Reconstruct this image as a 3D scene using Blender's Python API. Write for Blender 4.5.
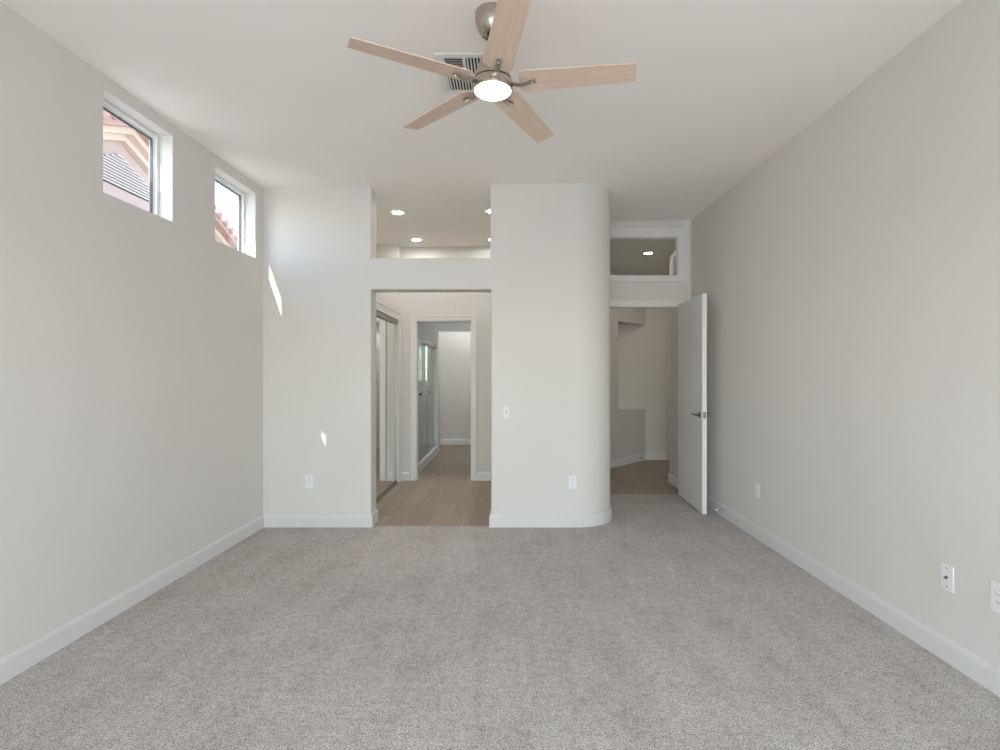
import bpy, bmesh, math, random
from mathutils import Vector, Matrix
PI = math.pi
random.seed(7)
for o in list(bpy.data.objects):
    bpy.data.objects.remove(o)
scene = bpy.context.scene
C = scene.collection

# ------------------------------------------------------------ camera, sky, sun, added rear fill lamp, exposure
cam_data = bpy.data.cameras.new('camera')
cam = bpy.data.objects.new('camera', cam_data)
C.objects.link(cam)
FPX = 530.0
cam_data.sensor_fit = 'HORIZONTAL'
cam_data.sensor_width = 36.0
cam_data.lens = 36.0 * FPX / 1000.0
cam_data.shift_x = -0.011
cam_data.shift_y = -0.002
cam_data.clip_start = 0.05
cam.location = (0, 0, 1.30)
cam.rotation_euler = (PI / 2, 0, 0)
scene.camera = cam

world = bpy.data.worlds.new('world')
scene.world = world
world.use_nodes = True
wn = world.node_tree.nodes
wl = world.node_tree.links
sky = wn.new('ShaderNodeTexSky')
sky.sky_type = 'NISHITA'
sky.sun_disc = False
sky.sun_elevation = math.radians(48)
sky.sun_rotation = math.radians(203)
sky.dust_density = 0.3
wn['Background'].inputs['Strength'].default_value = 0.9
wl.new(sky.outputs['Color'], wn['Background'].inputs['Color'])

sun_data = bpy.data.lights.new('sun', 'SUN')
sun_data.energy = 10.0
sun_data.angle = math.radians(0.53)
sun_data.color = (1.0, 0.975, 0.945)
sun = bpy.data.objects.new('sun', sun_data)
C.objects.link(sun)
SUN_DIR = Vector((1.0, 2.3, -2.85)).normalized()
sun.rotation_euler = SUN_DIR.to_track_quat('-Z', 'Y').to_euler()
sun.location = (-6, -8, 12)


def area(name, loc, target, sx, sy, energy, color):
    d = bpy.data.lights.new(name, 'AREA')
    d.shape = 'RECTANGLE'
    d.size, d.size_y = sx, sy
    d.energy = energy
    d.color = color
    o = bpy.data.objects.new(name, d)
    C.objects.link(o)
    o.location = loc
    o.rotation_euler = (Vector(target) - Vector(loc)).to_track_quat('-Z', 'Y').to_euler()
    return o


# added fill lamp behind the camera for daylight through an assumed sliding glass door
area('added_rear_fill', (0.1, -1.36, 1.12), (0.1, 3.0, 0.30), 3.1, 2.0, 71.0, (0.85, 0.90, 1.0))

scene.view_settings.view_transform = 'Standard'
scene.view_settings.look = 'None'
scene.view_settings.exposure = 0.0
scene.view_settings.gamma = 1.0
scene.view_settings.use_curve_mapping = False
scene.cycles.use_denoising = True
scene.cycles.max_bounces = 16
scene.cycles.diffuse_bounces = 10
scene.cycles.transparent_max_bounces = 24
scene.cycles.sample_clamp_indirect = 6.0


# ------------------------------------------------------------ materials
def new_mat(name):
    m = bpy.data.materials.new(name)
    m.use_nodes = True
    return m, m.node_tree.nodes, m.node_tree.links, m.node_tree.nodes['Principled BSDF']


def mapped(n, l, scale=(1, 1, 1), rot=(0, 0, 0)):
    tc = n.new('ShaderNodeTexCoord')
    mp = n.new('ShaderNodeMapping')
    mp.inputs['Scale'].default_value = scale
    mp.inputs['Rotation'].default_value = rot
    l.new(tc.outputs['Object'], mp.inputs['Vector'])
    return mp.outputs['Vector']


def noise(n, l, vec, scale, detail=2.0, rough=0.5):
    t = n.new('ShaderNodeTexNoise')
    t.inputs['Scale'].default_value = scale
    t.inputs['Detail'].default_value = detail
    t.inputs['Roughness'].default_value = rough
    if vec is not None:
        l.new(vec, t.inputs['Vector'])
    return t.outputs['Fac']


def ramp(n, l, fac, stops):
    r = n.new('ShaderNodeValToRGB')
    e = r.color_ramp.elements
    while len(e) < len(stops):
        e.new(0.5)
    for i, (p, c) in enumerate(stops):
        e[i].position = p
        e[i].color = (c[0], c[1], c[2], 1)
    l.new(fac, r.inputs['Fac'])
    return r.outputs['Color']


def bump(n, l, b, height, strength, dist):
    bp = n.new('ShaderNodeBump')
    bp.inputs['Strength'].default_value = strength
    bp.inputs['Distance'].default_value = dist
    l.new(height, bp.inputs['Height'])
    l.new(bp.outputs['Normal'], b.inputs['Normal'])


def mixrgb(n, l, a, b, fac, mode='MIX'):
    m = n.new('ShaderNodeMix')
    m.data_type = 'RGBA'
    m.blend_type = mode
    for sock, v in ((m.inputs[0], fac), (m.inputs[6], a), (m.inputs[7], b)):
        if hasattr(v, 'is_output'):
            l.new(v, sock)
        elif isinstance(v, (int, float)):
            sock.default_value = v
        else:
            sock.default_value = (v[0], v[1], v[2], 1)
    return m.outputs[2]


def paint(name, col, rough=0.6, tex=90.0, strength=0.12, dist=0.002):
    m, n, l, b = new_mat(name)
    v = mapped(n, l)
    big = noise(n, l, v, 1.7, 3)
    c = ramp(n, l, big, [(0.3, [x * 0.985 for x in col]), (0.7, [min(1, x * 1.01) for x in col])])
    l.new(c, b.inputs['Base Color'])
    b.inputs['Roughness'].default_value = rough
    b.inputs['Specular IOR Level'].default_value = 0.3
    bump(n, l, b, noise(n, l, v, tex, 3, 0.6), strength, dist)
    return m


def metal(name, col, rough, brushed=True):
    m, n, l, b = new_mat(name)
    b.inputs['Metallic'].default_value = 1.0
    b.inputs['Base Color'].default_value = (*col, 1)
    b.inputs['Roughness'].default_value = rough
    if brushed:
        v = mapped(n, l, (1, 1, 60))
        nz = noise(n, l, v, 14, 2)
        c = ramp(n, l, nz, [(0.25, [x * 0.86 for x in col]), (0.75, [min(1, x * 1.08) for x in col])])
        l.new(c, b.inputs['Base Color'])
    return m


def emitter(name, col, strength):
    m, n, l, b = new_mat(name)
    b.inputs['Base Color'].default_value = (0.9, 0.9, 0.88, 1)
    b.inputs['Emission Color'].default_value = (*col, 1)
    b.inputs['Emission Strength'].default_value = strength
    return m


def glass(name, tint, gloss_rough=0.0, diffuse=0.0, ior=1.5):
    m, n, l, b = new_mat(name)
    n.remove(b)
    out = n['Material Output']
    tr = n.new('ShaderNodeBsdfTransparent')
    tr.inputs['Color'].default_value = (*tint, 1)
    gl = n.new('ShaderNodeBsdfGlossy')
    gl.inputs['Roughness'].default_value = gloss_rough
    gl.inputs['Color'].default_value = (1, 1, 1, 1)
    fr = n.new('ShaderNodeFresnel')
    fr.inputs['IOR'].default_value = ior
    mx = n.new('ShaderNodeMixShader')
    ge = n.new('ShaderNodeNewGeometry')
    inv = n.new('ShaderNodeMath')
    inv.operation = 'SUBTRACT'
    inv.inputs[0].default_value = 1.0
    l.new(ge.outputs['Backfacing'], inv.inputs[1])
    mul = n.new('ShaderNodeMath')
    mul.operation = 'MULTIPLY'
    l.new(fr.outputs[0], mul.inputs[0])
    l.new(inv.outputs[0], mul.inputs[1])
    l.new(mul.outputs[0], mx.inputs[0])
    last = tr.outputs[0]
    if diffuse > 0:
        df = n.new('ShaderNodeBsdfTranslucent')
        df.inputs['Color'].default_value = (0.8, 0.86, 0.86, 1)
        d2 = n.new('ShaderNodeBsdfDiffuse')
        d2.inputs['Color'].default_value = (0.62, 0.70, 0.71, 1)
        m1 = n.new('ShaderNodeMixShader')
        m1.inputs[0].default_value = 0.5
        l.new(df.outputs[0], m1.inputs[1])
        l.new(d2.outputs[0], m1.inputs[2])
        m2 = n.new('ShaderNodeMixShader')
        m2.inputs[0].default_value = diffuse
        l.new(tr.outputs[0], m2.inputs[1])
        l.new(m1.outputs[0], m2.inputs[2])
        last = m2.outputs[0]
    l.new(last, mx.inputs[1])
    l.new(gl.outputs[0], mx.inputs[2])
    l.new(mx.outputs[0], out.inputs['Surface'])
    return m


def carpet_mat():
    m, n, l, b = new_mat('carpet_pile')
    v = mapped(n, l)
    fine = noise(n, l, v, 185, 2, 0.7)
    mid = noise(n, l, v, 60, 3, 0.7)
    mott = noise(n, l, mapped(n, l, (1.0, 0.8, 1)), 3.8, 6, 0.72)
    strk = noise(n, l, mapped(n, l, (3.0, 0.5, 1), (0, 0, 0.35)), 2.4, 3, 0.6)
    c1 = ramp(n, l, fine, [(0.36, (0.10, 0.085, 0.075)), (0.46, (0.45, 0.42, 0.39)), (0.58, (0.80, 0.77, 0.735))])
    c2 = ramp(n, l, mid, [(0.36, (0.30, 0.275, 0.25)), (0.56, (0.66, 0.635, 0.60))])
    clump = noise(n, l, v, 26, 4, 0.75)
    c = mixrgb(n, l, c1, c2, 0.32)
    c = mixrgb(n, l, c, ramp(n, l, clump, [(0.36, (0.84, 0.825, 0.81)), (0.52, (1.0, 1.0, 1.0)), (0.66, (1.08, 1.08, 1.08))]), 1.0, 'MULTIPLY')
    mo = ramp(n, l, mott, [(0.36, (0.91, 0.895, 0.88)), (0.50, (1.0, 1.0, 1.0)), (0.7, (1.06, 1.06, 1.06))])
    st = ramp(n, l, strk, [(0.36, (0.93, 0.915, 0.90)), (0.55, (1, 1, 1))])
    c = mixrgb(n, l, c, mo, 1.0, 'MULTIPLY')
    c = mixrgb(n, l, c, st, 1.0, 'MULTIPLY')
    l.new(c, b.inputs['Base Color'])
    b.inputs['Roughness'].default_value = 1.0
    b.inputs['Specular IOR Level'].default_value = 0.05
    add = n.new('ShaderNodeMath')
    add.operation = 'ADD'
    l.new(fine, add.inputs[0])
    l.new(mid, add.inputs[1])
    bump(n, l, b, add.outputs[0], 0.35, 0.008)
    return m


def plank_mat():
    m, n, l, b = new_mat('plank_flooring')
    v = mapped(n, l, (1, 1, 1), (0, 0, PI / 2))
    br = n.new('ShaderNodeTexBrick')
    br.inputs['Scale'].default_value = 1.0
    br.inputs['Brick Width'].default_value = 1.22
    br.inputs['Row Height'].default_value = 0.18
    br.inputs['Mortar Size'].default_value = 0.0012
    br.inputs['Mortar Smooth'].default_value = 0.1
    br.inputs['Color1'].default_value = (0.325, 0.255, 0.190, 1)
    br.inputs['Color2'].default_value = (0.40, 0.32, 0.245, 1)
    br.inputs['Mortar'].default_value = (0.24, 0.185, 0.14, 1)
    br.offset = 0.37
    l.new(v, br.inputs['Vector'])
    gr = noise(n, l, mapped(n, l, (14, 1.0, 1)), 3.0, 5, 0.65)
    g = ramp(n, l, gr, [(0.3, (0.86, 0.85, 0.84)), (0.6, (1.03, 1.03, 1.03))])
    l.new(mixrgb(n, l, br.outputs['Color'], g, 1.0, 'MULTIPLY'), b.inputs['Base Color'])
    b.inputs['Roughness'].default_value = 0.45
    b.inputs['Specular IOR Level'].default_value = 0.35
    return m


def blade_mat():
    m, n, l, b = new_mat('blade_oak')
    gr = noise(n, l, mapped(n, l, (1.6, 26, 26)), 3.5, 6, 0.65)
    c = ramp(n, l, gr, [(0.28, (0.60, 0.44, 0.335)), (0.5, (0.685, 0.525, 0.41)), (0.72, (0.76, 0.60, 0.48))])
    l.new(c, b.inputs['Base Color'])
    b.inputs['Roughness'].default_value = 0.5
    return m


WALL = paint('wall_paint', (0.721, 0.697, 0.658))
CEIL = paint('ceiling_paint', (0.92, 0.885, 0.84), 0.75, 60, 0.15)
TRIM = paint('trim_paint', (0.80, 0.785, 0.765), 0.45, 40, 0.02)
BASE = paint('baseboard_paint', (0.72, 0.705, 0.688), 0.55, 40, 0.02)
VINYL = paint('window_vinyl', (0.82, 0.83, 0.82), 0.4, 40, 0.01)
PLATE = paint('plate_plastic', (0.83, 0.825, 0.815), 0.4, 40, 0.0)
DOORP = paint('door_paint', (0.80, 0.80, 0.79), 0.4, 40, 0.03)
DARK = paint('dark_gap', (0.035, 0.032, 0.030), 0.7, 40, 0.0)
BLACK = paint('black_fitting', (0.03, 0.03, 0.032), 0.4, 40, 0.0)
GASKET = paint('glazing_gasket', (0.10, 0.10, 0.11), 0.6, 40, 0.0)
LOUVER = paint('vent_enamel', (0.78, 0.76, 0.73), 0.45, 40, 0.0)
STUCCO = paint('house_stucco', (0.46, 0.33, 0.29), 0.9, 30, 0.4, 0.006)
FASCIA = paint('house_fascia', (0.60, 0.47, 0.38), 0.8, 30, 0.1)
TILE = paint('roof_tile', (0.42, 0.24, 0.20), 0.85, 12, 0.5, 0.02)
LOUVWOOD = paint('gable_louver', (0.56, 0.46, 0.44), 0.8, 30, 0.1)
SAND = paint('yard_gravel', (0.50, 0.44, 0.37), 0.95, 30, 0.3, 0.01)
SHOWERW = paint('shower_surround', (0.80, 0.81, 0.80), 0.3, 30, 0.0)
TANTILE = paint('tan_tile', (0.55, 0.40, 0.27), 0.4, 30, 0.1)
NICKEL = metal('brushed_nickel', (0.52, 0.465, 0.40), 0.27)
CHROME = metal('chrome', (0.75, 0.75, 0.75), 0.12, False)
SATIN = metal('satin_nickel', (0.27, 0.26, 0.25), 0.3, False)
BRASSY = metal('champagne_frame', (0.42, 0.40, 0.36), 0.4, False)
MIRROR = metal('mirror_silver', (0.86, 0.88, 0.86), 0.01, False)
RUBBER = paint('white_rubber', (0.85, 0.85, 0.84), 0.5, 40, 0.0)
CARPET = carpet_mat()
PLANK = plank_mat()
OAK = blade_mat()
LENS = emitter('frosted_lens', (1.0, 0.90, 0.78), 12.0)
CAN = emitter('downlight_lens', (1.0, 0.985, 0.955), 185.0)
FILLHALL = emitter('hall_fill_lens', (1.0, 0.94, 0.85), 145.0)  # for the unseen lamp added round the hall corner
CANDIM = emitter('dim_downlight_lens', (1.0, 0.95, 0.88), 60.0)
FILLBATH = emitter('bathroom_fill_lens', (0.93, 0.97, 1.0), 420.0)  # for the unseen lamps added to brighten the bathroom
PANE = glass('clear_pane', (0.95, 0.97, 0.97))
TRANSOM = glass('transom_pane', (0.88, 0.90, 0.87))
SHOWERG = glass('shower_glass', (0.80, 0.90, 0.89))
FROST = glass('frosted_glass', (0.80, 0.90, 0.90), 0.08, 0.55)
BLOCK = glass('glass_block', (0.90, 0.93, 0.92), 0.1, 0.25)


# ------------------------------------------------------------ mesh helpers
def box(bm, x0, x1, y0, y1, z0, z1):
    v = [bm.verts.new(p) for p in ((x0, y0, z0), (x1, y0, z0), (x1, y1, z0), (x0, y1, z0),
                                   (x0, y0, z1), (x1, y0, z1), (x1, y1, z1), (x0, y1, z1))]
    for f in ((0, 3, 2, 1), (4, 5, 6, 7), (0, 1, 5, 4), (1, 2, 6, 5), (2, 3, 7, 6), (3, 0, 4, 7)):
        bm.faces.new([v[i] for i in f])
    return v


def prism(bm, pts, z0, z1):
    a = [bm.verts.new((p[0], p[1], z0)) for p in pts]
    b = [bm.verts.new((p[0], p[1], z1(p[0]) if callable(z1) else z1)) for p in pts]
    k = len(pts)
    bm.faces.new(a[::-1])
    bm.faces.new(b)
    for i in range(k):
        j = (i + 1) % k
        bm.faces.new((a[i], a[j], b[j], b[i]))
    return a + b


def lathe(bm, prof, seg=48, M=None):
    rings = []
    for r, z in prof:
        if r < 1e-6:
            rings.append([bm.verts.new((0, 0, z))])
        else:
            rings.append([bm.verts.new((r * math.cos(2 * PI * i / seg), r * math.sin(2 * PI * i / seg), z)) for i in range(seg)])
    new = [v for r in rings for v in r]
    for a, b in zip(rings, rings[1:]):
        for i in range(seg):
            j = (i + 1) % seg
            if len(a) == 1 and len(b) > 1:
                bm.faces.new((a[0], b[i], b[j]))
            elif len(b) == 1 and len(a) > 1:
                bm.faces.new((a[i], a[j], b[0]))
            elif len(a) > 1:
                bm.faces.new((a[i], a[j], b[j], b[i]))
    if M is not None:
        bmesh.ops.transform(bm, matrix=M, verts=new)
    return new


def tube(bm, pts, radius, seg=12):
    pts = [Vector(p) for p in pts]
    rings = []
    up = Vector((0, 0, 1))
    for i, p in enumerate(pts):
        t = (pts[min(i + 1, len(pts) - 1)] - pts[max(i - 1, 0)]).normalized()
        u = t.cross(up)
        if u.length < 1e-3:
            u = t.cross(Vector((1, 0, 0)))
        u.normalize()
        w = t.cross(u)
        r = radius[i] if isinstance(radius, (list, tuple)) else radius
        rings.append([bm.verts.new(p + (u * math.cos(2 * PI * k / seg) + w * math.sin(2 * PI * k / seg)) * r) for k in range(seg)])
    for a, b in zip(rings, rings[1:]):
        for k in range(seg):
            j = (k + 1) % seg
            bm.faces.new((a[k], a[j], b[j], b[k]))
    bm.faces.new(rings[0][::-1])
    bm.faces.new(rings[-1])


def sweep(bm, path, side, prof):
    """profile (offset, z) along a plan polyline; side +1 offsets to the left of travel"""
    P = [Vector(p) for p in path]
    k = len(P)
    dirs = [(P[i + 1] - P[i]).normalized() for i in range(k - 1)]
    nrm = [Vector((-d.y, d.x)) * side for d in dirs]
    rings = []
    for i in range(k):
        if i == 0:
            m = nrm[0]
        elif i == k - 1:
            m = nrm[-1]
        else:
            m = (nrm[i - 1] + nrm[i])
            m = m / max(0.2, (1 + nrm[i - 1].dot(nrm[i])))
        rings.append([bm.verts.new((P[i].x + m.x * o, P[i].y + m.y * o, z)) for o, z in prof])
    q = len(prof)
    for a, b in zip(rings, rings[1:]):
        for j in range(q):
            t = (j + 1) % q
            bm.faces.new((a[j], a[t], b[t], b[j]))
    bm.faces.new(rings[0][::-1])
    bm.faces.new(rings[-1])


def obj(name, bm, mat, parent=None, bevel=0.0, seg=2, smooth=False, loc=None, angle=40):
    bmesh.ops.recalc_face_normals(bm, faces=bm.faces[:])
    me = bpy.data.meshes.new(name)
    bm.to_mesh(me)
    bm.free()
    if smooth:
        for p in me.polygons:
            p.use_smooth = True
        try:
            me.set_sharp_from_angle(angle=math.radians(35))
        except Exception:
            pass
    for mm in (mat if isinstance(mat, (list, tuple)) else [mat]):
        me.materials.append(mm)
    o = bpy.data.objects.new(name, me)
    C.objects.link(o)
    if parent:
        o.parent = parent
    if loc:
        o.location = loc
    if bevel > 0:
        md = o.modifiers.new('bevel', 'BEVEL')
        md.width = bevel
        md.segments = seg
        md.limit_method = 'ANGLE'
        md.angle_limit = math.radians(angle)
    return o


def tag(o, label, cat, kind=None, group=None):
    o['label'] = label
    o['category'] = cat
    if kind:
        o['kind'] = kind
    if group:
        o['group'] = group
    return o


def struct(name, bm, mat, label, cat, **kw):
    return tag(obj(name, bm, mat, **kw), label, cat, 'structure')


def thing(name, label, cat, loc=(0, 0, 0), rotz=0.0, group=None):
    o = bpy.data.objects.new(name, None)
    o.empty_display_size = 0.1
    C.objects.link(o)
    o.location = loc
    o.rotation_euler = (0, 0, rotz)
    return tag(o, label, cat, None, group)


def copy_tree(o, parent=None):
    c = o.copy()
    C.objects.link(c)
    c.parent = parent
    for ch in list(o.children):
        copy_tree(ch, c)
    return c


def carve(o, cutters):
    """cut the openings out of a wall and keep the plain result"""
    tmp = []
    for bm in cutters:
        c = obj('cutter', bm, WALL)
        tmp.append(c)
        md = o.modifiers.new('cut', 'BOOLEAN')
        md.operation = 'DIFFERENCE'
        md.solver = 'EXACT'
        md.object = c
    bpy.context.view_layer.update()
    dg = bpy.context.evaluated_depsgraph_get()
    me = bpy.data.meshes.new_from_object(o.evaluated_get(dg))
    old = o.data
    o.modifiers.clear()
    o.data = me
    me.name = o.name
    bpy.data.meshes.remove(old)
    for c in tmp:
        m2 = c.data
        bpy.data.objects.remove(c)
        bpy.data.meshes.remove(m2)


def cutbox(*a):
    bm = bmesh.new()
    box(bm, *a)
    return bm


def bullnose(o, w=0.012, ang=50):
    md = o.modifiers.new('bullnose', 'BEVEL')
    md.width = w
    md.segments = 3
    md.limit_method = 'ANGLE'
    md.angle_limit = math.radians(ang)


# ------------------------------------------------------------ key dimensions (metres, camera stands at x=0, y=0)
YA = 4.475                      # face of the wall opposite the camera
YB = 5.64                       # wall at the end of the door alcove
YC = 6.47                       # wall with the inner bathroom doorway
YD, YE = 8.72, 9.70
XR = 0.894                      # side of the rounded wall
def xl(y): return -2.094 - 0.021 * (YA - y)
def xr(y): return 1.935 - 0.017 * (y - YA)
def ceil_z(x): return 2.86 + 0.016 * (x + 2.09)
YREAR = -1.30
ARC_R = 0.337
ARC = [(0.557 + ARC_R * math.sin(a), YA + ARC_R - ARC_R * math.cos(a)) for a in [PI / 2 * i / 24 for i in range(25)]]

# ------------------------------------------------------------ floors
bm = bmesh.new()
prism(bm, [(-2.2, YREAR), (2.0, YREAR), (2.0, 5.69), (0.82, 5.69), (0.82, 4.90), (0.50, 4.90), (0.50, 4.50), (-2.2, 4.50)], -0.012, 0.0)
struct('floor', bm, CARPET, 'light greige cut pile carpet covering the whole bedroom floor', 'floor')
bm = bmesh.new()
prism(bm, [(-2.3, 4.50), (0.50, 4.50), (0.50, 4.90), (0.82, 4.90), (0.82, 9.95), (-2.3, 9.95)], -0.06, -0.012)
struct('floor_bathroom_hall', bm, PLANK, 'tan wood plank floor running past the mirrored closet into the bathroom', 'floor')
bm = bmesh.new()
prism(bm, [(0.82, 5.69), (3.6, 5.69), (3.6, 8.3), (0.82, 8.3)], -0.06, -0.012)
struct('floor_entry_hall', bm, PLANK, 'brown wood plank floor in the dim hall beyond the open door', 'floor')
bm = bmesh.new()
box(bm, -2.3, 3.7, YREAR - 0.2, 10.0, -0.2, -0.06)
struct('floor_slab', bm, SAND, 'concrete slab beneath the carpet and the plank floors', 'floor')

# ------------------------------------------------------------ ceilings
bm = bmesh.new()
prism(bm, [(xl(YREAR - 0.2) - 0.118, YREAR - 0.2), (3.7, YREAR - 0.2), (3.7, 10.0), (xl(10.0) - 0.118, 10.0)], 0, 1)
for v in bm.verts:
    v.co.z = ceil_z(v.co.x) if v.co.z < 0.5 else 3.2
struct('ceiling', bm, CEIL, 'smooth off-white ceiling carrying the fan and the air vent', 'ceiling')
bm = bmesh.new()
prism(bm, [(XR - 0.06, 5.70), (3.6, 5.70), (3.6, 8.2), (XR - 0.06, 8.2)], 2.74, 2.84)
struct('ceiling_entry_hall', bm, CEIL, 'lower hall ceiling seen through the transom pane over the door', 'ceiling')
bm = bmesh.new()
prism(bm, [(-2.2, 6.71), (0.8, 6.71), (0.8, 9.9), (-2.2, 9.9)], 2.62, 2.68)
struct('ceiling_bathroom', bm, CEIL, 'low white ceiling over the shower room', 'ceiling')

# ------------------------------------------------------------ walls
WZ0, WZ1 = -0.06, 3.0
W1 = (2.771, 3.32, 2.247, 2.785)        # y0 y1 z0 z1 of the two high windows
W2 = (3.780, 4.35, 2.247, 2.775)
bm = bmesh.new()
prism(bm, [(xl(YREAR - 0.2), YREAR - 0.2), (xl(8.84), 8.84), (xl(8.84) - 0.118, 8.84), (xl(YREAR - 0.2) - 0.118, YREAR - 0.2)], WZ0, WZ1)
o = struct('wall_left', bm, WALL, 'greige left wall with two small high windows', 'wall')
carve(o, [cutbox(-2.8, -1.8, *W1), cutbox(-2.8, -1.8, *W2)])
bullnose(o, 0.008)

bm = bmesh.new()
prism(bm, [(xr(YREAR - 0.2), YREAR - 0.2), (xr(6.38), 6.38), (3.5, 6.38), (3.5, 6.26), (xr(6.2) + 0.15, 6.26), (xr(YREAR - 0.2) + 0.15, YREAR - 0.2)][::-1], WZ0, WZ1)
o = struct('wall_right', bm, WALL, 'greige right wall behind the open door', 'wall')
bullnose(o, 0.012)

bm = bmesh.new()
prism(bm, [(-2.3, YA)] + ARC + [(XR, 6.80), (XR - 0.12, 6.80), (XR - 0.12, 4.655), (-2.3, 4.655)], WZ0, WZ1)
o = struct('wall_back', bm, WALL, 'greige wall facing the camera, with bathroom opening and rounded right corner', 'wall')
carve(o, [cutbox(-1.181, -0.168, 4.2, 4.9, -0.5, 2.005), cutbox(-1.181, -0.175, 4.2, 4.9, 2.272, 3.5)])
bullnose(o, 0.012)

bm = bmesh.new()
box(bm, XR - 0.02, xr(YB) + 0.05, YB, YB + 0.12, WZ0, WZ1)
o = struct('wall_alcove', bm, WALL, 'narrow wall holding the hall doorway and the transom pane above it', 'wall')
carve(o, [cutbox(0.985, 1.835, 5.4, 6.0, -0.5, 2.02), cutbox(0.98, 1.782, 5.4, 6.0, 2.327, 2.757)])

bm = bmesh.new()
box(bm, -2.3, 2.2, YREAR - 0.15, YREAR, WZ0, WZ1)
o = struct('wall_rear', bm, WALL, 'rear wall behind the camera with the assumed sliding glass door', 'wall')
carve(o, [cutbox(-1.5, 1.7, YREAR - 0.5, YREAR + 0.3, -0.02, 2.12)])  # unseen opening, assumed here so light can come from behind

# bathroom hall
bm = bmesh.new()
box(bm, -1.469, -1.349, 4.655, YC, WZ0, 2.20)
o = struct('wall_closet', bm, WALL, 'left wall of the small hall holding the mirrored closet', 'wall')
carve(o, [cutbox(-1.6, -1.2, 4.95, 6.32, -0.5, 1.93)])
bm = bmesh.new()
box(bm, -2.08, -1.349, 4.655, YC, 2.20, 2.262)
struct('trim_1', bm, WALL, 'flat ledge above the mirrored closet', 'ledge')
bm = bmesh.new()
box(bm, -2.2, 0.78, YC, YC + 0.12, WZ0, WZ1)
o = struct('wall_bathroom', bm, WALL, 'wall of the small hall around the inner bathroom doorway', 'wall')
carve(o, [cutbox(-1.166, -0.476, 6.3, 6.8, -0.5, 1.943), cutbox(-1.37, 0.60, 6.3, 6.8, 2.27, 3.5)])
bm = bmesh.new()
box(bm, -1.42, 0.65, 6.62, 6.70, 2.20, 2.95)
box(bm, -1.42, 0.65, YC + 0.12, 6.62, 2.20, 2.27)
box(bm, -1.42, -1.37, YC + 0.12, 6.62, 2.27, 2.95)
box(bm, 0.60, 0.65, YC + 0.12, 6.62, 2.27, 2.95)
struct('wall_niche', bm, WALL, 'shallow recess high on the wall beyond the clerestory opening', 'wall')
bm = bmesh.new()
box(bm, -2.2, 0.78, YD, YD + 0.12, WZ0, 2.66)
o = struct('wall_shower_end', bm, SHOWERW, 'far shower room wall with the second doorway and glass block strip', 'wall')
carve(o, [cutbox(-1.20, -0.40, 8.5, 9.0, -0.5, 1.99), cutbox(-1.72, -1.36, 8.5, 9.0, 1.16, 1.76)])
bm = bmesh.new()
box(bm, -1.40, 0.78, YE, YE + 0.12, WZ0, 2.66)
box(bm, -1.40, -1.30, YD + 0.12, YE, WZ0, 2.66)
box(bm, 0.774, 0.90, 6.80, YE + 0.12, WZ0, 2.66)
struct('wall_toilet_room', bm, WALL, 'plain wall at the very end of the bathroom', 'wall')

# entry hall
AX, AY = 1.506, 7.46
def ang_y(x): return 7.33 + 1.051 * (x - 1.383)
bm = bmesh.new()
prism(bm, [(0.78, ang_y(0.78)), (AX, ang_y(AX)), (AX, 8.15), (0.78, 8.15)], WZ0, 2.80)
prism(bm, [(AX, ang_y(AX)), (2.03, ang_y(2.03)), (2.03, 8.15), (AX, 8.15)], WZ0, 0.75)
prism(bm, [(AX, ang_y(AX)), (2.03, ang_y(2.03)), (2.03, 8.15), (AX, 8.15)], 2.03, 2.80)
prism(bm, [(AX, 8.012), (2.03, 8.012), (2.03, 8.15), (AX, 8.15)], 0.75, 2.03)
struct('wall_hall_angled', bm, WALL, 'angled hall wall with a recessed corner niche', 'wall')
bm = bmesh.new()
box(bm, 2.03, 3.5, 8.012, 8.15, WZ0, 2.80)
box(bm, 3.4, 3.5, 6.38, 8.012, WZ0, 2.80)
o = struct('wall_hall_end', bm, WALL, 'end wall of the hall holding another doorway', 'wall')
carve(o, [cutbox(2.43, 3.2, 7.9, 8.3, -0.5, 2.03)])

# ------------------------------------------------------------ baseboards
BB = [(0.0, 0.0), (0.015, 0.0), (0.015, 0.082), (0.011, 0.096), (0.006, 0.104), (0.0, 0.106)]
def baseboard(name, path, side, label, z=0.0):
    bm = bmesh.new()
    sweep(bm, path, side, [(a - (0.002 if a == 0 else 0), b + z) for a, b in BB])
    return struct(name, bm, TRIM if 'hall' in name or 'room' in name else BASE, label, 'baseboard')
baseboard('baseboard_left', [(xl(YREAR), YREAR), (xl(YA), YA)], -1, 'white baseboard along the left wall under the high windows')
baseboard('baseboard_back', [(xl(YA), YA), (-1.181, YA), (-1.181, 4.655)], -1, 'white baseboard on the back wall left of the bathroom opening')
baseboard('baseboard_column', [(-0.168, 4.655), (-0.168, YA)] + ARC + [(XR, YB)], -1, 'white baseboard bending around the rounded wall corner')
baseboard('baseboard_right', [(xr(YREAR), YREAR), (xr(YB), YB)], 1, 'white baseboard along the right wall')
baseboard('baseboard_hall_side', [(xr(5.78), 5.78), (xr(6.38), 6.38)], 1, 'short white baseboard just inside the hall doorway', -0.012)
baseboard('baseboard_hall_corner', [(XR, ang_y(XR)), (2.03, 8.012), (2.36, 8.012)], -1, 'white baseboard along the angled hall wall', -0.012)
baseboard('baseboard_bathroom_left', [(-1.349, YC), (-1.242, YC)], -1, 'tiny white baseboard between closet and bathroom doorway', -0.012)
baseboard('baseboard_bathroom_right', [(-0.424, YC), (0.774, YC)], -1, 'white baseboard right of the inner bathroom doorway', -0.012)
baseboard('baseboard_toilet_room', [(-1.30, YE), (0.774, YE)], -1, 'white baseboard on the farthest bathroom wall', -0.012)

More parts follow.
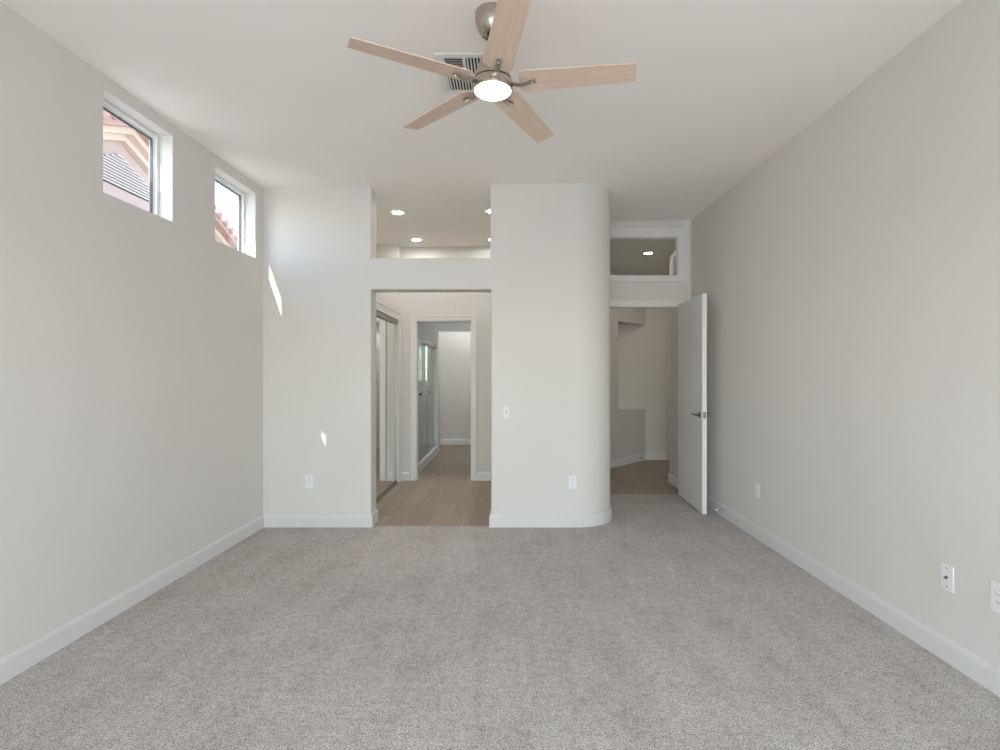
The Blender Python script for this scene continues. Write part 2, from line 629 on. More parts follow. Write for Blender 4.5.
# ------------------------------------------------------------ door and window casings
def casing(name, label, x0, x1, ztop, yface, w, d=0.014, step=0.018, zb=-0.012):
    """flat casing with a raised outer band round a doorway in a wall that faces the camera"""
    bm = bmesh.new()
    for (a, b, e, f, dd) in ((x0 - w, x0, zb, ztop + w, d), (x1, x1 + w, zb, ztop + w, d), (x0, x1, ztop, ztop + w, d),
                             (x0 - w, x0 - w + step, zb, ztop + w, d + 0.006), (x1 + w - step, x1 + w, zb, ztop + w, d + 0.006),
                             (x0 - w + step, x1 + w - step, ztop + w - step, ztop + w, d + 0.006)):
        box(bm, a, b, yface - dd, yface + 0.002, e, f)
    return struct(name, bm, TRIM, label, 'door casing', bevel=0.003)
casing('trim_2', 'white casing around the open doorway to the hall', 0.985, 1.835, 2.012, YB, 0.062, zb=0.0)
casing('trim_3', 'white casing around the inner bathroom doorway', -1.166, -0.476, 1.943, YC, 0.062)
casing('trim_4', 'white casing around the farthest bathroom doorway', -1.20, -0.40, 1.985, YD, 0.062)
casing('trim_5', 'white casing of the doorway at the hall end', 2.43, 3.2, 2.03, 8.012, 0.062)
# jamb linings
bm = bmesh.new()
for a, b in ((0.985, 1.003), (1.817, 1.835)):
    box(bm, a, b, YB - 0.004, YB + 0.124, 0.0, 2.02)
box(bm, 1.003, 1.817, YB - 0.004, YB + 0.124, 2.002, 2.02)
struct('trim_6', bm, TRIM, 'white jamb lining inside the open hall doorway', 'door jamb', bevel=0.002)
bm = bmesh.new()
for a, b in ((-1.166, -1.150), (-0.492, -0.476)):
    box(bm, a, b, YC - 0.004, YC + 0.124, -0.012, 1.943)
box(bm, -1.150, -0.492, YC - 0.004, YC + 0.124, 1.927, 1.943)
struct('trim_7', bm, TRIM, 'white jamb lining of the inner bathroom doorway', 'door jamb', bevel=0.002)
# closet casing on the wall that runs away from the camera
bm = bmesh.new()
for (y0, y1, z0, z1, d) in ((6.32, 6.42, -0.012, 2.03, 0.014), (4.86, 4.95, -0.012, 2.03, 0.014), (4.95, 6.32, 1.93, 2.03, 0.014),
                            (6.395, 6.42, -0.012, 2.03, 0.021), (4.86, 6.395, 2.005, 2.03, 0.021)):
    box(bm, -1.351, -1.349 + d, y0, y1, z0, z1)
struct('trim_8', bm, TRIM, 'white casing around the mirrored closet', 'closet casing', bevel=0.003)

# transom pane over the hall door
bm = bmesh.new()
tx0, tx1, tz0, tz1 = 0.98, 1.782, 2.327, 2.757
w = 0.058
for (a, b, e, f, dd) in ((tx0 - w, tx0, tz0 - w, tz1 + w, 0.016), (tx1, tx1 + w, tz0 - w, tz1 + w, 0.016),
                         (tx0, tx1, tz0 - w, tz0, 0.016), (tx0, tx1, tz1, tz1 + w, 0.016)):
    box(bm, a, b, YB - dd, YB + 0.002, e, f)
for (a, b, e, f) in ((tx1 + w, tx1 + w + 0.045, tz0 - w, ceil_z(1.6) - 0.003), (tx0 - w, tx1 + w, tz1 + w, tz1 + w + 0.03)):
    box(bm, a, b, YB - 0.007, YB + 0.002, e, f)
for (a, b, e, f) in ((tx0, tx0 + 0.014, tz0, tz1), (tx1 - 0.014, tx1, tz0, tz1), (tx0 + 0.014, tx1 - 0.014, tz0, tz0 + 0.014), (tx0 + 0.014, tx1 - 0.014, tz1 - 0.014, tz1)):
    box(bm, a, b, YB - 0.004, YB + 0.124, e, f)
t = struct('window_3', bm, TRIM, 'fixed transom window in a white frame above the open door', 'window', bevel=0.003)
bm = bmesh.new()
box(bm, tx0 + 0.012, tx1 - 0.012, YB + 0.055, YB + 0.061, tz0 + 0.012, tz1 - 0.012)
obj('pane', bm, TRANSOM, t)

# high windows on the left wall
def high_window(name, win, label):
    y0, y1, z0, z1 = win
    fx = xl((y0 + y1) / 2) - 0.080
    bm = bmesh.new()
    f = 0.022
    for (a, b, e, g) in ((y0, y0 + f, z0, z1), (y1 - f, y1, z0, z1), (y0 + f, y1 - f, z0, z0 + f), (y0 + f, y1 - f, z1 - f, z1)):
        box(bm, fx - 0.05, fx, a, b, e, g)
    t = struct(name, bm, VINYL, label, 'window', bevel=0.004)
    bm = bmesh.new()
    s = 0.011
    a0, a1, c0, c1 = y0 + f, y1 - f, z0 + f, z1 - f
    for (a, b, e, g) in ((a0, a0 + s, c0, c1), (a1 - s, a1, c0, c1), (a0 + s, a1 - s, c0, c0 + s), (a0 + s, a1 - s, c1 - s, c1)):
        box(bm, fx - 0.042, fx - 0.014, a, b, e, g)
    obj('sash', bm, VINYL, t, bevel=0.003)
    bm = bmesh.new()
    a0, a1, c0, c1 = a0 + s, a1 - s, c0 + s, c1 - s
    q = 0.005
    for (a, b, e, g) in ((a0, a0 + q, c0, c1), (a1 - q, a1, c0, c1), (a0 + q, a1 - q, c0, c0 + q), (a0 + q, a1 - q, c1 - q, c1)):
        box(bm, fx - 0.036, fx - 0.018, a, b, e, g)
    obj('gasket', bm, GASKET, t)
    bm = bmesh.new()
    box(bm, fx - 0.030, fx - 0.026, a0 + 0.001, a1 - 0.001, c0 + 0.001, c1 - 0.001)
    obj('pane', bm, PANE, t)
high_window('window_1', W1, 'high square window on the left wall looking onto a louvered gable')
high_window('window_2', W2, 'high square window nearest the back corner showing sky')

# assumed sliding glass door behind the camera, unseen, added to let daylight in
bm = bmesh.new()
for (a, b, e, g) in ((-1.5, -1.44, -0.02, 2.12), (1.64, 1.7, -0.02, 2.12), (-1.44, 1.64, 2.06, 2.12), (-1.44, 1.64, -0.02, 0.04), (0.06, 0.14, 0.04, 2.06)):
    box(bm, a, b, YREAR - 0.12, YREAR - 0.06, e, g)
t = struct('window_4_assumed', bm, VINYL, 'assumed wide sliding glass door in the wall behind the camera, out of view', 'window', bevel=0.004)
for a, b in ((-1.44, 0.06), (0.14, 1.64)):
    bm = bmesh.new()
    box(bm, a, b, YREAR - 0.095, YREAR - 0.089, 0.04, 2.06)
    obj('pane', bm, PANE, t)

# glass block strip in the shower
bm = bmesh.new()
for a, b in ((-1.72, -1.70), (-1.375, -1.36)):
    box(bm, a, b, YD - 0.004, YD + 0.1, 1.16, 1.76)
for e in (1.16, 1.35, 1.545, 1.74):
    box(bm, -1.70, -1.375, YD - 0.004, YD + 0.1, e, e + 0.02)
t = struct('window_5', bm, TRIM, 'small glass block window inside the shower', 'window')
for e in (1.18, 1.37, 1.565):
    bm = bmesh.new()
    box(bm, -1.70, -1.375, YD + 0.02, YD + 0.08, e, e + 0.17)
    obj('glass_block', bm, BLOCK, t, bevel=0.01)

# ------------------------------------------------------------ door leaves
def lever(parent, y, z, xface, sgn, toward):
    """lever handle on a door face whose normal is sgn*x; lever points along toward*y"""
    bm = bmesh.new()
    lathe(bm, [(0, 0), (0.029, 0), (0.029, 0.006), (0.024, 0.010), (0.011, 0.012), (0.011, 0.042), (0, 0.042)], 32,
          Matrix.Translation((xface, y, z)) @ Matrix.Rotation(sgn * PI / 2, 4, 'Y'))
    h = obj('lever_handle', bm, SATIN, parent, smooth=True)
    h['label'] = 'satin nickel lever handle'
    bm = bmesh.new()
    x = xface + sgn * 0.045
    tube(bm, [(x, y - toward * 0.012, z), (x, y + toward * 0.03, z + 0.001), (x, y + toward * 0.075, z + 0.001), (x - sgn * 0.004, y + toward * 0.112, z - 0.003)], [0.010, 0.0095, 0.0085, 0.007])
    obj('lever', bm, SATIN, h, smooth=True)

d = thing('door_1', 'white flush door swung open against the right wall', 'door', (1.814, 5.622, 0.0), math.radians(-2.0))
d['kind'] = 'structure'
bm = bmesh.new()
box(bm, -0.042, 0.0, -0.79, -0.004, 0.012, 2.026)
obj('door_leaf', bm, DOORP, d, bevel=0.002)
lever(d, -0.725, 0.915, -0.042, -1, 1)
lever(d, -0.725, 0.915, 0.0, 1, 1)
bm = bmesh.new()
box(bm, -0.034, -0.008, -0.7915, -0.788, 0.886, 0.944)
lp = obj('latch_plate', bm, SATIN, d, bevel=0.001)
lp['label'] = 'small satin metal latch plate on the door edge'
bm = bmesh.new()
box(bm, -0.026, -0.016, -0.799, -0.79, 0.905, 0.925)
obj('latch_bolt', bm, SATIN, lp, bevel=0.002)
for hz in (0.22, 1.03, 1.82):
    bm = bmesh.new()
    lathe(bm, [(0, hz - 0.045), (0.007, hz - 0.045), (0.007, hz + 0.045), (0, hz + 0.045)], 16)
    hg = obj('hinge', bm, SATIN, d, smooth=True)

bm = bmesh.new()
box(bm, 2.445, 3.185, 8.03, 8.07, 0.0, 2.015)
d2 = struct('door_2', bm, DOORP, 'closed white door at the far end of the hall', 'door', bevel=0.002)
for hz in (0.22, 0.98, 1.70):
    bm = bmesh.new()
    lathe(bm, [(0, hz - 0.05), (0.008, hz - 0.05), (0.008, hz + 0.05), (0, hz + 0.05)], 16, Matrix.Translation((2.436, 8.0, 0)))
    obj('hinge', bm, SATIN, d2, smooth=True)

d3 = thing('door_3', 'white door standing open in the farthest bathroom doorway, seen only in the mirror', 'door', (-0.42, 8.86, 0.0))
d3['kind'] = 'structure'
bm = bmesh.new()
box(bm, -0.04, 0.0, 0.0, 0.74, 0.0, 1.97)
obj('door_leaf', bm, DOORP, d3, bevel=0.002)
bm = bmesh.new()
lathe(bm, [(0, 0), (0.03, 0), (0.03, 0.006), (0.012, 0.010), (0.012, 0.03), (0.026, 0.042), (0.028, 0.055), (0.018, 0.066), (0, 0.068)], 24,
      Matrix.Translation((-0.04, 0.67, 0.95)) @ Matrix.Rotation(-PI / 2, 4, 'Y'))
obj('knob', bm, SATIN, d3, smooth=True)

# ------------------------------------------------------------ mirrored closet doors
def mirror_door(y0, y1, x, label):
    t = thing('mirror_closet_door', label, 'mirror door', (x, (y0 + y1) / 2, 0.0), group='sliding mirror doors of the closet')
    h = (y1 - y0) / 2
    bm = bmesh.new()
    box(bm, -0.006, 0.0, -h + 0.006, h - 0.006, 0.018, 1.902)
    obj('mirror', bm, MIRROR, t)
    bm = bmesh.new()
    f = 0.014
    for (a, b, e, g) in ((-h, -h + f, 0.012, 1.905), (h - f, h, 0.012, 1.905), (-h + f, h - f, 0.012, 0.012 + f), (-h + f, h - f, 1.905 - f, 1.905)):
        box(bm, -0.014, 0.007, a, b, e, g)
    fr = obj('frame', bm, BRASSY, t, bevel=0.003)
    fr['label'] = 'thin champagne metal frame'
    return t
mirror_door(4.955, 5.50, -1.405, 'sliding closet mirror door beside the bathroom opening, the rear one')
mirror_door(5.36, 6.315, -1.376, 'sliding closet mirror door closest to the inner bathroom doorway')
bm = bmesh.new()
box(bm, -1.42, -1.352, 4.955, 6.317, -0.012, 0.006)
for x in (-1.416, -1.388, -1.360):
    box(bm, x - 0.003, x + 0.003, 4.955, 6.317, 0.006, 0.012)
struct('trim_9', bm, BRASSY, 'metal floor track under the closet mirrors', 'track')
bm = bmesh.new()
box(bm, -1.42, -1.362, 4.955, 6.317, 1.912, 1.93)
box(bm, -1.364, -1.355, 4.955, 6.317, 1.880, 1.93)
struct('trim_10', bm, BRASSY, 'metal top track above the closet mirrors', 'track')

# ------------------------------------------------------------ shower
sh = thing('shower_enclosure', 'framed glass shower enclosure behind the inner bathroom doorway', 'shower', (-1.235, 6.62, 0.0))
L = YD - 6.62 - 0.012
bm = bmesh.new()
box(bm, -0.06, 0.045, 0.0, L, -0.012, 0.11)
obj('curb', bm, SHOWERW, sh, bevel=0.008)
bm = bmesh.new()
box(bm, -0.03, 0.022, 0.0, L, 1.70, 1.765)
obj('top_rail', bm, BRASSY, sh, bevel=0.004)
bm = bmesh.new()
box(bm, -0.03, 0.022, 0.0, L, 0.11, 0.135)
obj('bottom_rail', bm, CHROME, sh, bevel=0.003)
for y in (0.0, L - 0.03):
    bm = bmesh.new()
    box(bm, -0.03, 0.022, y, y + 0.03, 0.135, 1.70)
    obj('side_post', bm, BRASSY, sh, bevel=0.003)
for (y0, y1, x, m, lab) in ((0.035, 0.95, 0.008, FROST, 'frosted sliding glass panel'), (0.87, L - 0.04, -0.016, SHOWERG, 'clear sliding glass panel')):
    bm = bmesh.new()
    box(bm, x - 0.003, x + 0.003, y0, y1, 0.137, 1.698)
    g = obj('glass_panel', bm, m, sh)
    g['label'] = lab
    for a in (y0, y1 - 0.016):
        bm = bmesh.new()
        box(bm, x - 0.008, x + 0.008, a, a + 0.016, 0.137, 1.698)
        obj('panel_stile', bm, BRASSY, g, bevel=0.002)
bm = bmesh.new()
tube(bm, [(0.055, 0.30, 1.02), (0.055, 0.62, 1.02), (0.055, 1.04, 1.02)], 0.009)
for y in (0.32, 1.02):
    tube(bm, [(0.012, y, 1.02), (0.058, y, 1.02)], 0.008)
obj('towel_bar', bm, CHROME, sh, smooth=True)
for y in (0.30, 1.04):
    bm = bmesh.new()
    lathe(bm, [(0, -0.012), (0.016, -0.012), (0.016, 0.012), (0, 0.012)], 16, Matrix.Translation((0.055, y, 1.02)) @ Matrix.Rotation(PI / 2, 4, 'X'))
    obj('bar_end', bm, BLACK, sh, smooth=True)
bm = bmesh.new()
box(bm, -1.72, -1.36, YD - 0.012, YD - 0.001, 0.12, 1.10)
struct('trim_11', bm, TANTILE, 'tan tile strip on the shower end wall beneath the glass blocks', 'tile')

# ------------------------------------------------------------ ceiling fan
FX, FY, FZ = -0.081, 2.35, 2.585
fc = ceil_z(FX)
fan = thing('ceiling_fan', 'five-blade ceiling fan with pale oak blades, brushed nickel body and lit lens', 'ceiling fan', (FX, FY, fc))
def fz(z): return z - fc
bm = bmesh.new()
lathe(bm, [(0, 0.0), (0.078, 0.0), (0.0785, -0.016), (0.078, -0.030), (0.074, -0.050), (0.066, -0.072), (0.053, -0.092), (0.042, -0.100), (0.036, -0.101), (0.033, -0.095), (0, -0.091)])
obj('canopy', bm, NICKEL, fan, smooth=True)
bm = bmesh.new()
lathe(bm, [(0, -0.093), (0.026, -0.094), (0.023, -0.106), (0, -0.108)], 24)
obj('hanger_ball', bm, BLACK, fan, smooth=True)
bm = bmesh.new()
lathe(bm, [(0.0125, -0.07), (0.0125, fz(2.70))], 24)
obj('downrod', bm, NICKEL, fan, smooth=True)
bm = bmesh.new()
lathe(bm, [(0, fz(2.745)), (0.024, fz(2.745)), (0.030, fz(2.738)), (0.032, fz(2.70)), (0.040, fz(2.697)), (0.052, fz(2.685)), (0.068, fz(2.65)), (0.080, fz(2.612)), (0.084, fz(2.600)), (0.084, fz(2.597)), (0.0, fz(2.597))])
obj('motor_housing', bm, NICKEL, fan, smooth=True)
bm = bmesh.new()
lathe(bm, [(0, fz(2.598)), (0.078, fz(2.598)), (0.078, fz(2.589)), (0, fz(2.589))])
obj('motor_gap', bm, BLACK, fan, smooth=True)
bm = bmesh.new()
lathe(bm, [(0, fz(2.590)), (0.086, fz(2.590)), (0.088, fz(2.587)), (0.088, fz(2.554)), (0.086, fz(2.549)), (0.081, fz(2.549)), (0.081, fz(2.556)), (0, fz(2.556))])
obj('light_ring', bm, NICKEL, fan, smooth=True)
bm = bmesh.new()
lathe(bm, [(0, fz(2.556)), (0.0805, fz(2.556)), (0.0805, fz(2.550)), (0.078, fz(2.546)), (0.06, fz(2.543)), (0.03, fz(2.5415)), (0, fz(2.541))])
ln = obj('light_lens', bm, LENS, fan, smooth=True)
ln['label'] = 'round frosted light lens, lit'

PHASE = math.radians(-7.9)
PITCH = math.radians(-11)
def blade_bm():
    bm = bmesh.new()
    # outline along x: rounded root corners, straight sides, slanted tip
    out = []
    r0, r1 = 0.118, 0.620
    def hw(x): return 0.0645 - 0.0125 * (x - r0) / (r1 - r0)
    cr = 0.030
    for i in range(7):
        a = PI + PI / 2 * i / 6
        out.append((r0 + cr + cr * math.cos(a), -hw(r0) + cr + cr * math.sin(a)))
    for i in range(1, 8):
        x = r0 + cr + (r1 - 0.02 - r0 - cr) * i / 8
        out.append((x, -hw(x)))
    for i in range(5):
        a = -PI / 2 + PI / 2 * i / 4
        out.append((r1 - 0.008 + 0.008 * math.cos(a), -hw(r1) + 0.008 + 0.008 * math.sin(a)))
    for i in range(5):
        a = PI / 2 * i / 4
        out.append((r1 + 0.004 - 0.008 + 0.008 * math.cos(a), hw(r1) - 0.008 + 0.008 * math.sin(a)))
    for i in range(1, 8):
        x = r1 - 0.02 - (r1 - 0.02 - r0 - cr) * i / 8
        out.append((x, hw(x)))
    for i in range(7):
        a = PI / 2 + PI / 2 * i / 6
        out.append((r0 + cr + cr * math.cos(a), hw(r0) - cr + cr * math.sin(a)))
    prism(bm, out, -0.003, 0.003)
    bmesh.ops.rotate(bm, cent=(0, 0, 0), matrix=Matrix.Rotation(PITCH, 3, 'X'), verts=bm.verts[:])
    return bm
def arm_bm():
    """curved metal arm leaving the ring and running under the blade root"""
    bm = bmesh.new()
    path = [(0.070, -0.010), (0.092, -0.011), (0.112, -0.016), (0.128, -0.020), (0.145, -0.017), (0.162, -0.011), (0.183, -0.0078), (0.192, -0.0072)]
    wid = [0.016, 0.015, 0.013, 0.011, 0.0105, 0.011, 0.0115, 0.007]
    rings = []
    for (x, z), w_ in zip(path, wid):
        rr = []
        for (s, t_) in ((-1, -0.5), (-0.6, -1), (0.6, -1), (1, -0.5), (1, 0.6), (-1, 0.6)):
            rr.append(bm.verts.new((x, s * w_, z + t_ * 0.0045)))
        rings.append(rr)
    for a, b in zip(rings, rings[1:]):
        for k in range(6):
            j = (k + 1) % 6
            bm.faces.new((a[k], a[j], b[j], b[k]))
    bm.faces.new(rings[0][::-1])
    bm.faces.new(rings[-1])
    for v in bm.verts:      # follow the blade's pitch towards the outer end
        f = min(1, max(0, (v.co.x - 0.09) / 0.08))
        p = Matrix.Rotation(PITCH * f, 3, 'X') @ v.co
        v.co = p
    return bm
first = obj('blade', blade_bm(), OAK, fan, bevel=0.0015, loc=(0, 0, fz(FZ)))
first['label'] = 'pale oak fan blade'
arm = obj('blade_arm', arm_bm(), NICKEL, first, smooth=True)
arm['label'] = 'curved brushed nickel blade arm'
bm = bmesh.new()
lathe(bm, [(0, -0.0035), (0.006, -0.003), (0.007, 0.0), (0, 0.0)], 16, Matrix.Rotation(PITCH, 4, 'X') @ Matrix.Translation((0.176, 0, -0.0125)))
obj('screw_cap', bm, CHROME, first, smooth=True)
first.rotation_euler = (0, 0, PHASE)
for k in range(1, 5):
    b = copy_tree(first, fan)
    b.rotation_euler = (0, 0, PHASE + k * 2 * PI / 5)

# ------------------------------------------------------------ ceiling vent
VX, VY = -0.200, 2.815
vz = ceil_z(VX)
vent = thing('ceiling_vent', 'square white ceiling air register with four louver fields behind the fan', 'air vent', (VX, VY, vz))
H = 0.185
bm = bmesh.new()
for (a, b, e, g) in ((-H, H, -H, -H + 0.03), (-H, H, H - 0.03, H), (-H, -H + 0.03, -H + 0.03, H - 0.03), (H - 0.03, H, -H + 0.03, H - 0.03),
                     (-0.046, -0.030, -H + 0.03, -0.012), (-H + 0.03, H - 0.03, -0.012, 0.012)):
    box(bm, a, b, e, g, -0.010, -0.001)
obj('frame', bm, LOUVER, vent, bevel=0.003)
bm = bmesh.new()
box(bm, -H + 0.02, H - 0.02, -H + 0.02, H - 0.02, -0.0022, -0.0012)
obj('duct_opening', bm, DARK, vent)
q0, q1 = 0.014, H - 0.032
for xa, xb, ya, yb, vert, nsl in ((-q1, -0.047, -q1, -q0, False, 9), (-0.029, q1, -q1, -q0, True, 11), (-q1, q1, q0, q1, True, 19)):
    bm = bmesh.new()
    for i in range(nsl):
        t_ = (i + 0.5) / nsl
        if vert:
            c = xa + (xb - xa) * t_
            vs = box(bm, -0.0045, 0.0045, ya, yb, -0.0008, 0.0008)
            M = Matrix.Translation((c, 0, -0.0062)) @ Matrix.Rotation(math.radians(36), 4, 'Y')
        else:
            c = ya + (yb - ya) * t_
            vs = box(bm, xa, xb, -0.0066, 0.0066, -0.0008, 0.0008)
            M = Matrix.Translation((0, c, -0.0062)) @ Matrix.Rotation(math.radians(30), 4, 'X')
        bmesh.ops.transform(bm, matrix=M, verts=vs)
    obj('louver_field', bm, LOUVER, vent)

# ------------------------------------------------------------ recessed lights
def can_light(label, x, y, z, mat=CAN, group='recessed ceiling lights over the bathroom hall'):
    t = thing('recessed_light', label, 'ceiling light', (x, y, z), group=group)
    t.rotation_euler = (0, -math.atan(0.016) if mat is CAN else 0, 0)
    bm = bmesh.new()
    lathe(bm, [(0.045, -0.001), (0.047, -0.006), (0.056, -0.008), (0.064, -0.005), (0.066, -0.0005)], 40)
    obj('trim_ring', bm, TRIM, t, smooth=True)
    bm = bmesh.new()
    lathe(bm, [(0, -0.0045), (0.0465, -0.0045), (0.0465, -0.001), (0, -0.001)], 40)
    obj('lens', bm, mat, t)
    return t
for x, y, lab in ((-1.11, 5.20, 'round lit recessed light above the clerestory opening, closest to its left jamb'),
                  (-1.117, 6.26, 'round lit recessed light just above the wall recess left end'),
                  (-0.185, 5.20, 'round lit recessed light half hidden by the rounded wall, the higher one'),
                  (-0.215, 6.30, 'round lit recessed light half hidden by the rounded wall, the lower one')):
    can_light(lab, x, y, ceil_z(x))
can_light('lit recessed hall light seen through the transom pane', 1.645, 6.36, 2.74, CANDIM, None)
can_light('added fill light round the corner of the hall, out of view', 2.3, 6.95, 2.74, FILLHALL, None)  # added out of sight to light the angled wall and niche
can_light('added fill light in the shower room ceiling, out of view', -0.55, 7.60, 2.62, FILLBATH, None)  # unseen lamp added to brighten the shower room
can_light('added fill light in the farthest bathroom room, out of view', -0.70, 9.25, 2.62, FILLBATH, None)  # second unseen lamp, added to brighten the end wall

# ------------------------------------------------------------ wall plates
def plate(name, label, loc, normal_angle, kind, group=None, w=0.070, h=0.115, cat='wall outlet'):
    """plate built facing -y, then turned about z"""
    t = thing(name, label, cat, loc, normal_angle, group)
    bm = bmesh.new()
    box(bm, -w / 2, w / 2, -0.006, 0.0, -h / 2, h / 2)
    obj('cover_plate', bm, PLATE, t, bevel=0.0035 if kind != 'decora' else 0.006, seg=3)
    def screw(z):
        bm = bmesh.new()
        lathe(bm, [(0, 0), (0.0038, 0), (0.003, 0.0018), (0, 0.002)], 14, Matrix.Translation((0, -0.006, z)) @ Matrix.Rotation(PI / 2, 4, 'X'))
        obj('screw', bm, SATIN, t, smooth=True)
    if kind == 'duplex':
        screw(0.0)
        for z in (-0.0195, 0.0195):
            bm = bmesh.new()
            pts = []
            for i in range(28):
                a = 2 * PI * i / 28
                pts.append((max(-0.0145, min(0.0145, 0.0175 * math.cos(a))), 0.0142 * math.sin(a)))
            vs = prism(bm, pts, 0, 0.0025)
            bmesh.ops.transform(bm, matrix=Matrix.Translation((0, -0.006, z)) @ Matrix.Rotation(PI / 2, 4, 'X'), verts=vs)
            s = obj('socket', bm, PLATE, t)
            bm = bmesh.new()
            box(bm, -0.0073, -0.0050, -0.0092, -0.0082, z - 0.002, z + 0.006)
            box(bm, 0.0050, 0.0070, -0.0092, -0.0082, z - 0.001, z + 0.005)
            lathe(bm, [(0, 0), (0.0024, 0), (0.0024, 0.001), (0, 0.001)], 12, Matrix.Translation((0, -0.0082, z - 0.007)) @ Matrix.Rotation(PI / 2, 4, 'X'))
            obj('slot', bm, BLACK, s)
    elif kind == 'coax':
        for z in (-0.042, 0.042):
            screw(z)
        bm = bmesh.new()
        lathe(bm, [(0, 0), (0.0075, 0), (0.0075, 0.003), (0.0048, 0.003), (0.0048, 0.011), (0, 0.011)], 6, Matrix.Translation((0, -0.006, 0)) @ Matrix.Rotation(PI / 2, 4, 'X'))
        obj('coaxial_jack', bm, SATIN, t)
    elif kind == 'decora':
        bm = bmesh.new()
        box(bm, -0.0165, 0.0165, -0.0085, -0.006, -0.0335, 0.0335)
        s = obj('socket', bm, PLATE, t, bevel=0.002)
        for z in (-0.016, 0.016):
            bm = bmesh.new()
            box(bm, -0.0073, -0.0052, -0.0092, -0.0083, z - 0.002, z + 0.006)
            box(bm, 0.0052, 0.0070, -0.0092, -0.0083, z - 0.001, z + 0.005)
            obj('slot', bm, BLACK, s)
    elif kind == 'switch':
        for z in (-0.036, 0.036):
            screw(z)
        bm = bmesh.new()
        vs = box(bm, -0.004, 0.004, -0.017, -0.004, -0.009, 0.005)
        bmesh.ops.transform(bm, matrix=Matrix.Rotation(math.radians(-18), 4, 'X'), verts=vs)
        obj('toggle', bm, PLATE, t, bevel=0.001)
        bm = bmesh.new()
        box(bm, -0.0055, 0.0055, -0.0066, -0.0058, -0.012, 0.012)
        obj('toggle_slot', bm, BLACK, t)
    return t
plate('wall_outlet', 'white duplex outlet on the back wall left of the bathroom opening', (-1.702, YA, 0.385), 0, 'duplex')
plate('wall_outlet', 'white duplex outlet low on the rounded wall', (0.520, YA, 0.378), 0, 'duplex')
plate('light_switch', 'small narrow white switch plate on the wall beside the bathroom opening', (-0.038, YA, 0.972), 0, 'switch', w=0.046, h=0.105, cat='light switch')
AR = PI / 2 + math.atan(0.017) if False else -PI / 2 - math.atan(-0.017)
def right_plate(name, label, y, z, kind, **kw):
    return plate(name, label, (xr(y), y, z), -PI / 2 + 0.017, kind, **kw)
right_plate('wall_outlet', 'white outlet on the right wall just in front of the open door', 4.17, 0.378, 'duplex')
right_plate('cable_jack', 'white cable jack plate with two screws on the right wall', 2.39, 0.378, 'coax', cat='cable jack')
right_plate('wall_outlet', 'white rounded outlet plate on the right wall cut by the picture edge', 2.138, 0.388, 'decora', w=0.080, h=0.124)

# ------------------------------------------------------------ door stops
def door_stop(label, loc, rotz, group=None):
    """spring stop that points along local -y"""
    t = thing('door_stop', label, 'door stop', loc, rotz, group)
    bm = bmesh.new()
    lathe(bm, [(0, 0), (0.012, 0), (0.012, 0.004), (0.006, 0.008), (0, 0.008)], 20, Matrix.Rotation(PI / 2, 4, 'X'))
    obj('base', bm, CHROME, t, smooth=True)
    bm = bmesh.new()
    pts = []
    for i in range(12 * 9 + 1):
        a = 2 * PI * i / 12
        pts.append((0.0055 * math.cos(a), -0.006 - 0.052 * i / 108, 0.0055 * math.sin(a)))
    tube(bm, pts, 0.0016, 6)
    obj('spring', bm, CHROME, t, smooth=True)
    bm = bmesh.new()
    lathe(bm, [(0, 0.056), (0.0085, 0.056), (0.0085, 0.068), (0.006, 0.073), (0, 0.073)], 20, Matrix.Rotation(PI / 2, 4, 'X'))
    obj('rubber_tip', bm, RUBBER, t, smooth=True)
    return t
door_stop('small spring door stop on the right baseboard beside the open door', (xr(4.78) - 0.015, 4.78, 0.065), -PI / 2)
x_ = 1.90
a_ = math.atan2(1.051, 1.0)
door_stop('small spring door stop on the angled hall baseboard', (x_ + 0.015 * math.sin(a_), ang_y(x_) - 0.015 * math.cos(a_), 0.045), a_)

# ------------------------------------------------------------ outside
bm = bmesh.new()
box(bm, -30, 30, -30, 30, -0.35, -0.20)
struct('ground', bm, SAND, 'pale gravel yard around the house', 'ground')
bm = bmesh.new()
box(bm, -3.2, 3.4, YREAR - 2.6, YREAR - 0.2, 2.55, 2.68)  # unseen cover added to stop direct sun entering behind the camera
struct('patio_sun_block', bm, STUCCO, 'unseen flat cover added to keep direct sun out of the assumed sliding glass door', 'roof')

bm = bmesh.new()
box(bm, -2.603, xl(0.3) - 0.14, YREAR - 0.2, 2.10, 3.15, 3.95)  # unseen block and fin, added only to trim the small sun patch
box(bm, -2.95, -2.603, 2.05, 2.10, 3.79, 3.95)
struct('sun_patch_blocker', bm, STUCCO, 'added blocker outside above the left wall, out of view, trimming the small sun patch', 'roof')

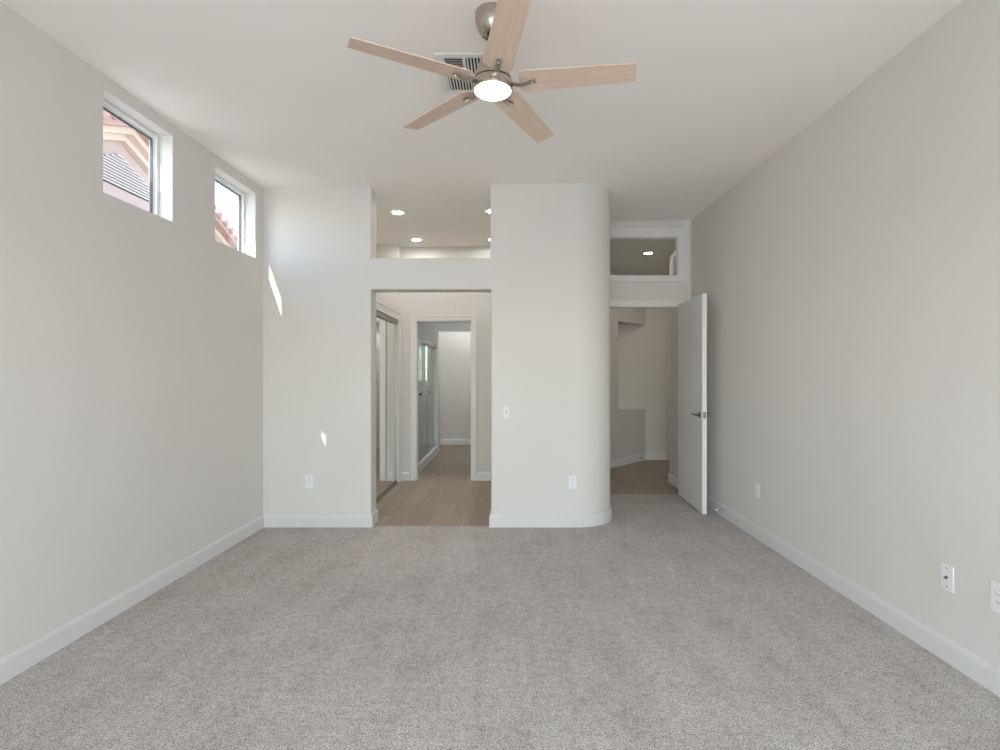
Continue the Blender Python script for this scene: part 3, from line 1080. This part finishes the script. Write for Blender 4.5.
nh = thing('neighbor_house', 'pink stucco neighbouring house gable with louvered vent outside the left windows', 'house', (-6.0, 8.10, -0.2))
z_ = 0.2
SL = 0.40
apex = 5.05 + z_
hwid = 4.6
bm = bmesh.new()
pts = [(-hwid, 0), (hwid, 0), (hwid, apex - hwid * SL), (0, apex), (-hwid, apex - hwid * SL)]
def gable(bm, pts, x0, x1):
    a = [bm.verts.new((x0, p[0], p[1])) for p in pts]
    b = [bm.verts.new((x1, p[0], p[1])) for p in pts]
    bm.faces.new(a)
    bm.faces.new(b[::-1])
    k = len(pts)
    for i in range(k):
        j = (i + 1) % k
        bm.faces.new((a[i], b[i], b[j], a[j]))
gable(bm, pts, -6.0, 0.0)
obj('gable_wall', bm, STUCCO, nh)
bm = bmesh.new()
e = hwid + 0.3
gable(bm, [(-e, apex - e * SL), (0, apex), (e, apex - e * SL), (e, apex - e * SL - 0.10), (0, apex - 0.10), (-e, apex - e * SL - 0.10)], 0.08, 0.22)
gable(bm, [(-e, apex - e * SL - 0.10), (0, apex - 0.10), (e, apex - e * SL - 0.10), (e, apex - e * SL - 0.20), (0, apex - 0.20), (-e, apex - e * SL - 0.20)], 0.0, 0.10)
obj('fascia', bm, FASCIA, nh)
bm = bmesh.new()
gable(bm, [(-e, apex - e * SL), (0, apex), (e, apex - e * SL), (e, apex - e * SL + 0.14), (0, apex + 0.14), (-e, apex - e * SL + 0.14)], -6.3, 0.36)
rf = obj('roof', bm, TILE, nh)
bm = bmesh.new()
for i in range(22):
    for s in (-1, 1):
        y = s * (0.15 + i * 0.22)
        if abs(y) < e:
            zc = apex + 0.15 - abs(y) * SL
            tube(bm, [(-6.3, y, zc), (0.40, y, zc)], 0.07, 10)
obj('roof_tile', bm, TILE, rf)
bm = bmesh.new()
va = apex - 0.42
vb = 4.13 + z_
vw = (va - vb) / SL
gable(bm, [(-vw, vb), (vw, vb), (0, va)], 0.0, 0.015)
gv = obj('gable_vent', bm, DARK, nh)
gv['label'] = 'dark triangular louvered gable vent'
bm = bmesh.new()
ns = 11
for i in range(ns):
    zz = vb + (va - vb) * (i + 0.15) / ns
    ww = max(0.05, (va - zz) / SL - 0.03)
    vs = box(bm, -0.004, 0.004, -ww, ww, -0.013, 0.013)
    bmesh.ops.transform(bm, matrix=Matrix.Translation((0.03, 0, zz + 0.02)) @ Matrix.Rotation(math.radians(18), 4, 'Y'), verts=vs)
obj('louver', bm, LOUVWOOD, gv)
